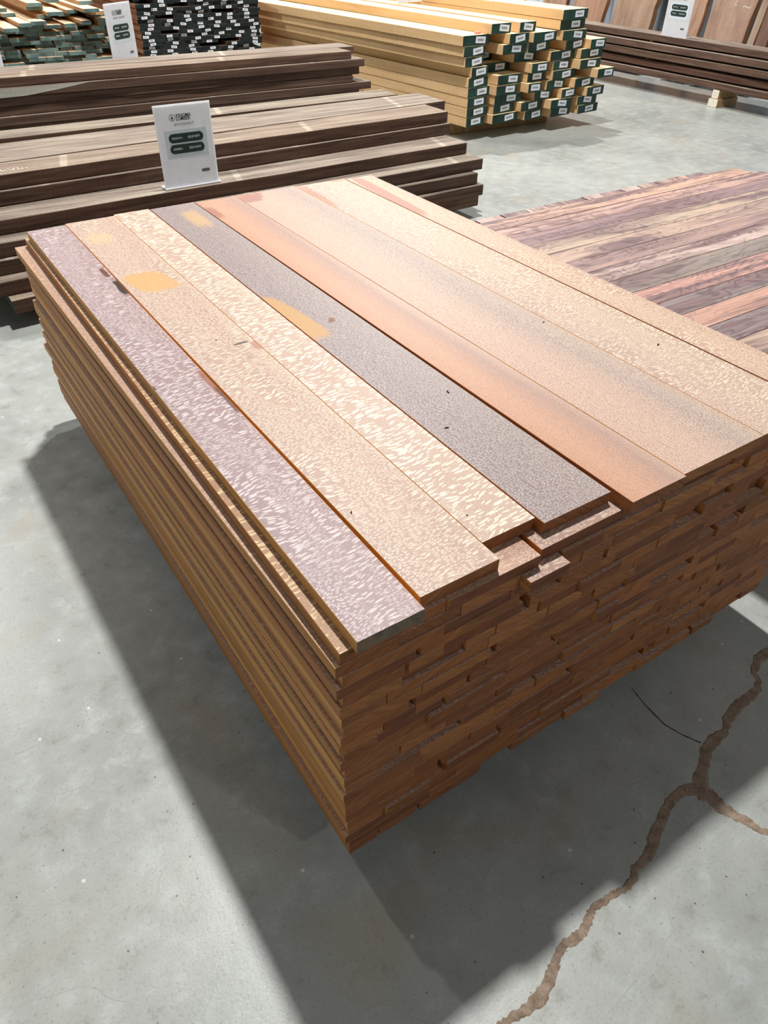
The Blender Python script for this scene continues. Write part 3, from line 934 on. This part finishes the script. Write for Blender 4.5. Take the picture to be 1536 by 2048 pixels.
YJ = {(4, 1): 0.22, (5, 1): 0.12, (4, 2): 0.06, (3, 4): 0.0, (6, 4): -0.05, (2, 1): -0.02, (3, 1): -0.02}
YP = 0.0648
for r, row in enumerate(YROWS):
    z = 0.1 + (10 - r) * YP
    lay = 'top row' if r == 0 else 'bottom row' if r == 10 else '%s row down' % ORD[r + 1]
    for j, (x0, x1) in enumerate(row):
        y0 = 4.17 - 0.085 * (x0 - 3.6) + YJ.get((r, j), R.uniform(-0.025, 0.025) if j else 0.0)
        yl = y0 + 2.86 + R.uniform(-0.02, 0.02)
        x1 = x0 + (x1 - x0) * 0.975
        o = plank_y('yellow_timber_board', x0, x1, y0, yl, z, 0.0615, [M_YEL_LIT, M_YEL, M_PG], 0.095, 0.0015, 14,
                    wobbler(0.0012, 0.0018, r * 10 + j, 2.0), (1, 1, 1, 1))
        if len(row) == 1:
            lab = 'yellow timber board alone in the top row, green end with a tilted white sticker'
        else:
            lab = 'green-ended yellow board with white sticker, %s, %s from the left' % (lay, ORD[j + 1])
        tag(o, lab, 'board', 'green-ended yellow boards')
        wd = x1 - x0
        sticker(o, wd * R.uniform(0.52, 0.68) if j or r > 4 else wd * 0.66, 0.032, 0.098, 0.040, R)
for yy, nm in ((4.42, 'nearest'), (5.5, 'middle'), (6.7, 'farthest')):
    bunk(3.62 - (yy - 4.42) * 0.095, 4.66 - (yy - 4.42) * 0.095, yy, yy + 0.10, 0.0998, 'wooden bunk timber under the yellow stack, %s to the green ends' % nm)
o = box('marker_block', -0.024, 0.024, -0.011, 0.011, 0, 0.014, [M_PINK], None, 0.002, (3.66, 4.235, 0.1 + 8 * YP + 0.064), 0.15)
tag(o, 'small pink block lying on the front corner of the yellow boards', 'block')
sign(4.06, 5.65, 0.1 + 9 * YP + 0.0635, 0.1, 0.0, 0.262, 0.335, 'WHITE OAK', 'white sign on top of the yellow boards, cut off by the photo top')

# black-ended stack with small stickers
R = random.Random(31)
BP = 0.0268
nb = 27
for r in range(nb):
    z = 0.1 + r * BP
    x = 2.02 - 0.0006 * r + R.uniform(-0.008, 0.008)
    j = 0
    while x < 3.04:
        w = R.choice([0.13, 0.15, 0.17, 0.2, 0.23])
        if x + w > 3.04:
            w = 3.115 + R.uniform(-0.015, 0.01) - x
        if w < 0.05:
            break
        miss = z > 0.62 and 2.55 < x < 2.8 and R.random() < 0.5
        y0 = 6.62 + R.uniform(-0.012, 0.012) + (0.15 if R.random() < 0.08 else 0) + (0.3 if miss else 0)
        o = plank_y('walnut_board', x, x + w, y0, 9.0, z, 0.0262, [M_WAL_T, M_DKW_S, M_PB], 0, 0.0008, 1, None,
                    R.choice([(1, 1, 1, 1), (0.8, 0.75, 0.7, 1), (1.1, 1.05, 1, 1)]))
        tag(o, 'black-ended board with small white sticker, %s row down, %s from the left' % (ORD[nb - r], ORD[j + 1]) if r < nb - 1 else
            'black-ended board in the topmost row, %s from the left' % ORD[j + 1], 'board', 'black-ended boards')
        sticker(o, w * R.uniform(0.3, 0.7), 0.0131, 0.050, 0.0185, R)
        j += 1
        x += w + (0.001 if R.random() < 0.7 else R.uniform(0.004, 0.012))
for yy, nm in ((6.8, 'nearest'), (7.7, 'middle'), (8.7, 'farthest')):
    bunk(2.05, 3.03, yy, yy + 0.09, 0.0998, 'wooden bunk timber under the black-ended stack, %s one of three' % nm)

# grey-green-ended stack
R = random.Random(77)
GP = 0.0262
ng = 19
for r in range(ng):
    z = 0.1 + r * GP
    x = 0.42 + R.uniform(0, 0.05)
    j = 0
    while x < 1.76:
        w = R.uniform(0.085, 0.16)
        x1 = min(x + w, 1.80)
        if x1 - x < 0.04:
            break
        y0 = 6.5 + R.uniform(-0.04, 0.05) + (0.18 if R.random() < 0.13 else 0)
        o = plank_y('pale_timber_board', x, x1, y0, 8.7 + R.uniform(-0.1, 0.1), z, 0.0245, [M_ASH, M_ASH_S, M_PT], 0.0, 0.0008, 1, None,
                    R.choice([(1, 1, 1, 1), (0.9, 0.85, 0.8, 1), (0.95, 0.9, 0.85, 1)]))
        tag(o, 'pale board with grey-green painted end, %s row up, %s from the left' % (ORD[r + 1], ORD[j + 1]), 'board', 'grey-green-ended boards')
        x = x1 + (0.003 if R.random() < 0.7 else R.uniform(0.008, 0.02))
        j += 1
zb = 0.1 + ng * GP
loose = [
    (0.60, 0.75, 0, -0.05), (0.78, 0.90, 0, 0.10), (0.908, 1.012, 0, -0.12), (1.031, 1.215, 0, 0.0), (1.222, 1.346, 0, -0.03), (1.376, 1.459, 0, 0.0), (1.48, 1.60, 0, 0.05), (1.645, 1.74, 0, 0.0),
    (0.66, 0.78, 1, 0.05), (0.83, 0.93, 1, 0.12), (1.031, 1.117, 1, -0.10), (1.124, 1.243, 1, -0.02), (1.26, 1.36, 1, 0.25), (1.48, 1.552, 1, -0.12), (1.643, 1.723, 1, 0.0),
    (0.70, 0.83, 2, 0.0), (0.86, 0.96, 2, 0.3), (1.0, 1.1, 2, 0.32), (1.216, 1.313, 2, 0.12), (1.40, 1.50, 2, 0.22), (1.60, 1.72, 2, 0.10),
    (0.74, 0.86, 3, 0.2), (0.95, 1.06, 3, 0.4), (1.269, 1.39, 3, 0.0), (1.439, 1.52, 3, 0.1), (1.583, 1.70, 3, -0.05),
    (1.157, 1.28, 4, 0.15), (1.50, 1.62, 4, -0.16), (0.8, 0.92, 4, 0.1),
    (1.16, 1.27, 5, 0.1), (1.35, 1.46, 5, 0.35), (1.55, 1.66, 5, 0.12)]
cnt = {}
lv = ['lowest', 'second', 'third', 'fourth', 'fifth', 'topmost']
for q, (x0, x1, l, dy) in enumerate(loose):
    cnt[l] = cnt.get(l, 0) + 1
    o = plank_y('pale_timber_board', x0, x1, 6.48 + dy, 8.6 + R.uniform(-0.2, 0.2), zb + l * GP, 0.0245, [M_ASH, M_ASH_S, M_PT if q != 25 else M_ASH_S],
                0.0, 0.0008, 1, None, (1, 1, 1, 1))
    tag(o, 'loosely laid pale board on the grey-green-ended stack, %s loose layer, %s from the left' % (lv[l], ORD[cnt[l]]), 'board', 'loose pale boards on top')
for yy, nm in ((6.8, 'nearest'), (7.6, 'middle'), (8.4, 'farthest')):
    bunk(0.44, 1.76, yy, yy + 0.09, 0.0998, 'wooden bunk timber under the grey-green-ended stack, %s one of three' % nm)

# ------------------------------------------------------------------ right walnut stack
RW = [(0.418, 6.50, 6.75, 'topmost walnut plank of the right stack, with a sign on it'), (0.352, 6.45, 6.72, 'walnut plank second from the top of the right stack, pale upper edge'),
      (0.284, 6.44, 6.72, 'walnut plank third from the top of the right stack'), (0.206, 6.47, 6.72, 'reddish walnut plank fourth from the top of the right stack'),
      (0.1382, 6.43, 6.72, 'lowest walnut plank on the right stack face')]
for i, (z, xa, xb, lab) in enumerate(RW):
    o = plank_y('walnut_plank', xa, xb, 3.15, 6.95, z, 0.052, [M_WAL_T, M_WAL_S, M_WAL_E], 0.004 * (i % 2), 0.002, 30,
                wobbler(0.006, 0.002, 500 + i), [(0.95, 0.95, 0.95, 1), (1.0, 1.0, 1.0, 1), (0.95, 0.95, 0.9, 1), (0.95, 0.82, 0.8, 1), (0.95, 0.93, 0.92, 1)][i])
    tag(o, lab, 'plank', 'walnut planks in the right stack')
    for yy in ((3.4, 5.0, 6.5) if i < 4 else ()):
        zn = RW[i + 1][0] + 0.0545
        s = box('stacking_stick', 6.52, 6.70, yy, yy + 0.03, zn, z - 0.0004, [M_BUNK])
        tag(s, 'thin stacking stick in the right walnut stack, %s gap down, %s' % (ORD[i + 1], {3.4: 'near end', 5.0: 'middle', 6.5: 'far end'}[yy]), 'stick',
            'stacking sticks in the right stack')
M_BW = plain('whitewashed_timber', (222, 216, 198), 0.7, 0.3, 0.08, 60.0)
for yy, nm in ((3.28, 'nearest'), (4.04, 'the one with a visible whitewashed end'), (5.9, 'farthest')):
    b1 = box('bunk_timber', 6.42, 6.72, yy, yy + 0.10, 0.0002, 0.066, [M_BUNK, M_BW], b=0.004)
    b1.data.polygons[4].material_index = 1
    tag(b1, 'lower pale bunk block under the right walnut stack, %s' % nm, 'timber', 'bunk timbers under the lumber stacks')
    b2 = box('bunk_timber', 6.43, 6.72, yy + 0.015, yy + 0.085, 0.0665, 0.138, [M_BUNK, M_BW], b=0.004)
    b2.data.polygons[4].material_index = 1
    tag(b2, 'upper pale bunk block under the right walnut stack, %s' % nm, 'timber', 'bunk timbers under the lumber stacks')
sign(6.53, 4.775, 0.4725, -R90 + 0.0, 0.0, 0.29, 0.38, 'WALNUT SLABS', 'white price sign standing on the right walnut stack')
sign(6.53, 6.72, 0.4725, -R90 + 0.0, 0.0, 0.262, 0.335, 'WALNUT SLABS', 'white sign beyond the yellow stack, only its foot in view')

# ------------------------------------------------------------------ live-edge slabs against the right wall
M_SLAB = rough_wood('slab_face', [(0.25, (130, 104, 90)), (0.5, (164, 138, 120)), (0.75, (186, 160, 140))], 9.0, None, 1.5)
M_SLAB_E = rough_wood('slab_live_edge', [(0.3, (120, 88, 66)), (0.6, (168, 130, 98))], 40.0)
SL = [(4.215, 4.335, 0.06, (0.50, 0.42, 0.42, 1), 0.002, 'dark narrow slab leaning at the far right beside the bluish wall'),
      (4.35, 4.425, 0.05, (0.95, 1.0, 0.98, 1), 0.004, 'narrow greyish slab leaning between the dark and the wide pink-brown slab'),
      (4.465, 4.925, 0.06, (1.0, 0.95, 0.92, 1), 0.012, 'wide pink-brown slab with chalk writing, right of the sign'),
      (5.00, 5.30, 0.05, (1.05, 0.95, 0.88, 1), 0.014, 'slab leaning directly behind the right sign'),
      (5.60, 6.155, 0.07, (0.95, 0.92, 0.86, 1), 0.020, 'wide grey-brown live-edge slab left of the right sign'),
      (6.31, 6.80, 0.06, (1.05, 0.9, 0.8, 1), 0.022, 'reddish live-edge slab just right of the yellow boards'),
      (6.92, 7.35, 0.06, (0.95, 0.85, 0.8, 1), 0.02, 'brown live-edge slab behind the top of the yellow boards'),
      (7.45, 7.95, 0.06, (1.0, 0.92, 0.85, 1), 0.02, 'brown live-edge slab second behind the yellow boards'),
      (8.05, 8.5, 0.06, (0.9, 0.82, 0.78, 1), 0.02, 'brown live-edge slab farthest along the right wall')]
for i, (ya, yb, t, colr, amp, lab) in enumerate(SL):
    vs, fs, mi = board_geo(yb - ya, 2.5, t, 0.003, 30, wobbler(amp, 0.0, 900 + i, 5.0))
    # local x = width, y = up the slab, z = thickness; stand it up, face towards -X, leaning back on the wall
    o = link('live_edge_slab', vs, fs, [M_SLAB, M_SLAB_E, M_SLAB_E], mi)
    lean = 0.16
    up = Vector((math.sin(lean), 0, math.cos(lean)))
    wd = Vector((0, -1, 0))
    nm = wd.cross(up)
    if nm.x > 0:
        nm = -nm
    wd = up.cross(nm)
    o.matrix_world = Matrix(((wd.x, up.x, nm.x, 0), (wd.y, up.y, nm.y, 0), (wd.z, up.z, nm.z, 0), (0, 0, 0, 1)))
    o.location = Vector((7.18 + 0.0, yb if wd.y < 0 else ya, 0.012))
    o.color = colr
    tag(o, lab, 'slab', 'live-edge slabs leaning on the right wall')
for yy, nm in ((5.42, 'right of the wide grey-brown slab'), (4.955, 'beside the wide pink-brown slab'), (6.23, 'left of the wide grey-brown slab')):
    o = box('steel_post', 7.28, 7.33, yy - 0.022, yy + 0.022, 0.0002, 2.2, [M_STEEL], b=0.003)
    tag(o, 'grey steel rack post standing between slabs, %s' % nm, 'post', 'rack posts behind the slabs')

M_CHALK = plain('chalk', (192, 178, 164), 0.9)
for o in [o for o in bpy.data.objects if o.get('label', '').startswith('wide pink-brown slab')]:
    text_mesh('chalk_writing', '2', 0.085, M_CHALK, o, (0.24, 0.715, 0.0606), (0, 0, 0), sx=1.0)
    text_mesh('chalk_writing', '~', 0.13, M_CHALK, o, (0.37, 0.69, 0.0606), (0, 0, 0), sx=1.3)
for o in [o for o in bpy.data.objects if o.get('label', '').startswith('top front walnut plank with')]:
    text_mesh('chalk_writing', 'okVIn', 0.062, M_CHALK, o, (3.240 - 3.125, 0.31, 0.0572), (0, 0, R90 + 0.03), sx=1.0)
for o in [o for o in bpy.data.objects if o.get('label', '').startswith('walnut plank with a pale sapwood wane')]:
    pts = [(-0.10, 0.024), (0.43, -0.0), (0.62, 0.003), (0.80, 0.020), (0.99, 0.044), (0.70, 0.044), (-0.10, 0.044)]
    lx = 4.80 - 4.60 + 0.0032
    vs = [(lx, wx + 0.1, wz) for wx, wz in pts] + [(lx - 0.012, wx + 0.1, wz) for wx, wz in pts]
    n = len(pts)
    fs = [tuple(range(n)), tuple(range(2 * n - 1, n - 1, -1))] + [(i, n + i, n + (i + 1) % n, (i + 1) % n) for i in range(n)]
    w = link('sapwood_wane', vs, fs, [M_WANE], None, o)
    w['label'] = 'pale grey sapwood wedge'

# ------------------------------------------------------------------ light
W = bpy.data.worlds.new('hall')
S.world = W
W.use_nodes = True
W.node_tree.nodes['Background'].inputs[0].default_value = (0.93, 0.97, 1.0, 1)
W.node_tree.nodes['Background'].inputs[1].default_value = 0.125


def lamp(x, y, z, p, size=0.4, c=(1.0, 0.99, 0.97)):
    l = bpy.data.lights.new('bay_or_fill_light', 'AREA')
    l.shape = 'DISK'
    l.size = size
    l.energy = p
    l.color = c
    o = bpy.data.objects.new('bay_or_fill_lamp', l)
    COL.objects.link(o)
    o.location = (x, y, z)
    return o


lamp(1.75, 2.75, 6.56, 590, 0.36)
lamp(5.2, 7.6, 6.56, 560)
lamp(-1.6, 8.9, 6.56, 300)
lamp(3.2, -7.6, 6.2, 200, 0.6)
lamp(-9.0, 2.5, 6.2, 30, 3.0)  # added wide soft fill for the left-hand faces, not a hall fixture

# ------------------------------------------------------------------ camera
cam = bpy.data.cameras.new('camera')
cam.sensor_fit = 'VERTICAL'
cam.sensor_height = 36.0
cam.sensor_width = 27.0
cam.lens = 1450.0 / 2048.0 * 36.0
cam.clip_end = 60
co = bpy.data.objects.new('camera', cam)
COL.objects.link(co)
Rw = ((0.8320171296629607, -0.5544424858345801, 0.01846688519971753),
      (-0.3426989461501415, -0.539874234990721, -0.768825885816006),
      (0.43623953082565836, 0.6333477246305977, -0.6391914669723416))
r0, r1, r2 = Rw
co.matrix_world = Matrix(((r0[0], -r1[0], -r2[0], -0.31078), (r0[1], -r1[1], -r2[1], -0.50368), (r0[2], -r1[2], -r2[2], 1.352), (0, 0, 0, 1)))
S.camera = co
S.view_settings.view_transform = 'Standard'
S.view_settings.look = 'None'
S.view_settings.exposure = 0.08
S.view_settings.gamma = 1.0
S.view_settings.use_curve_mapping = False
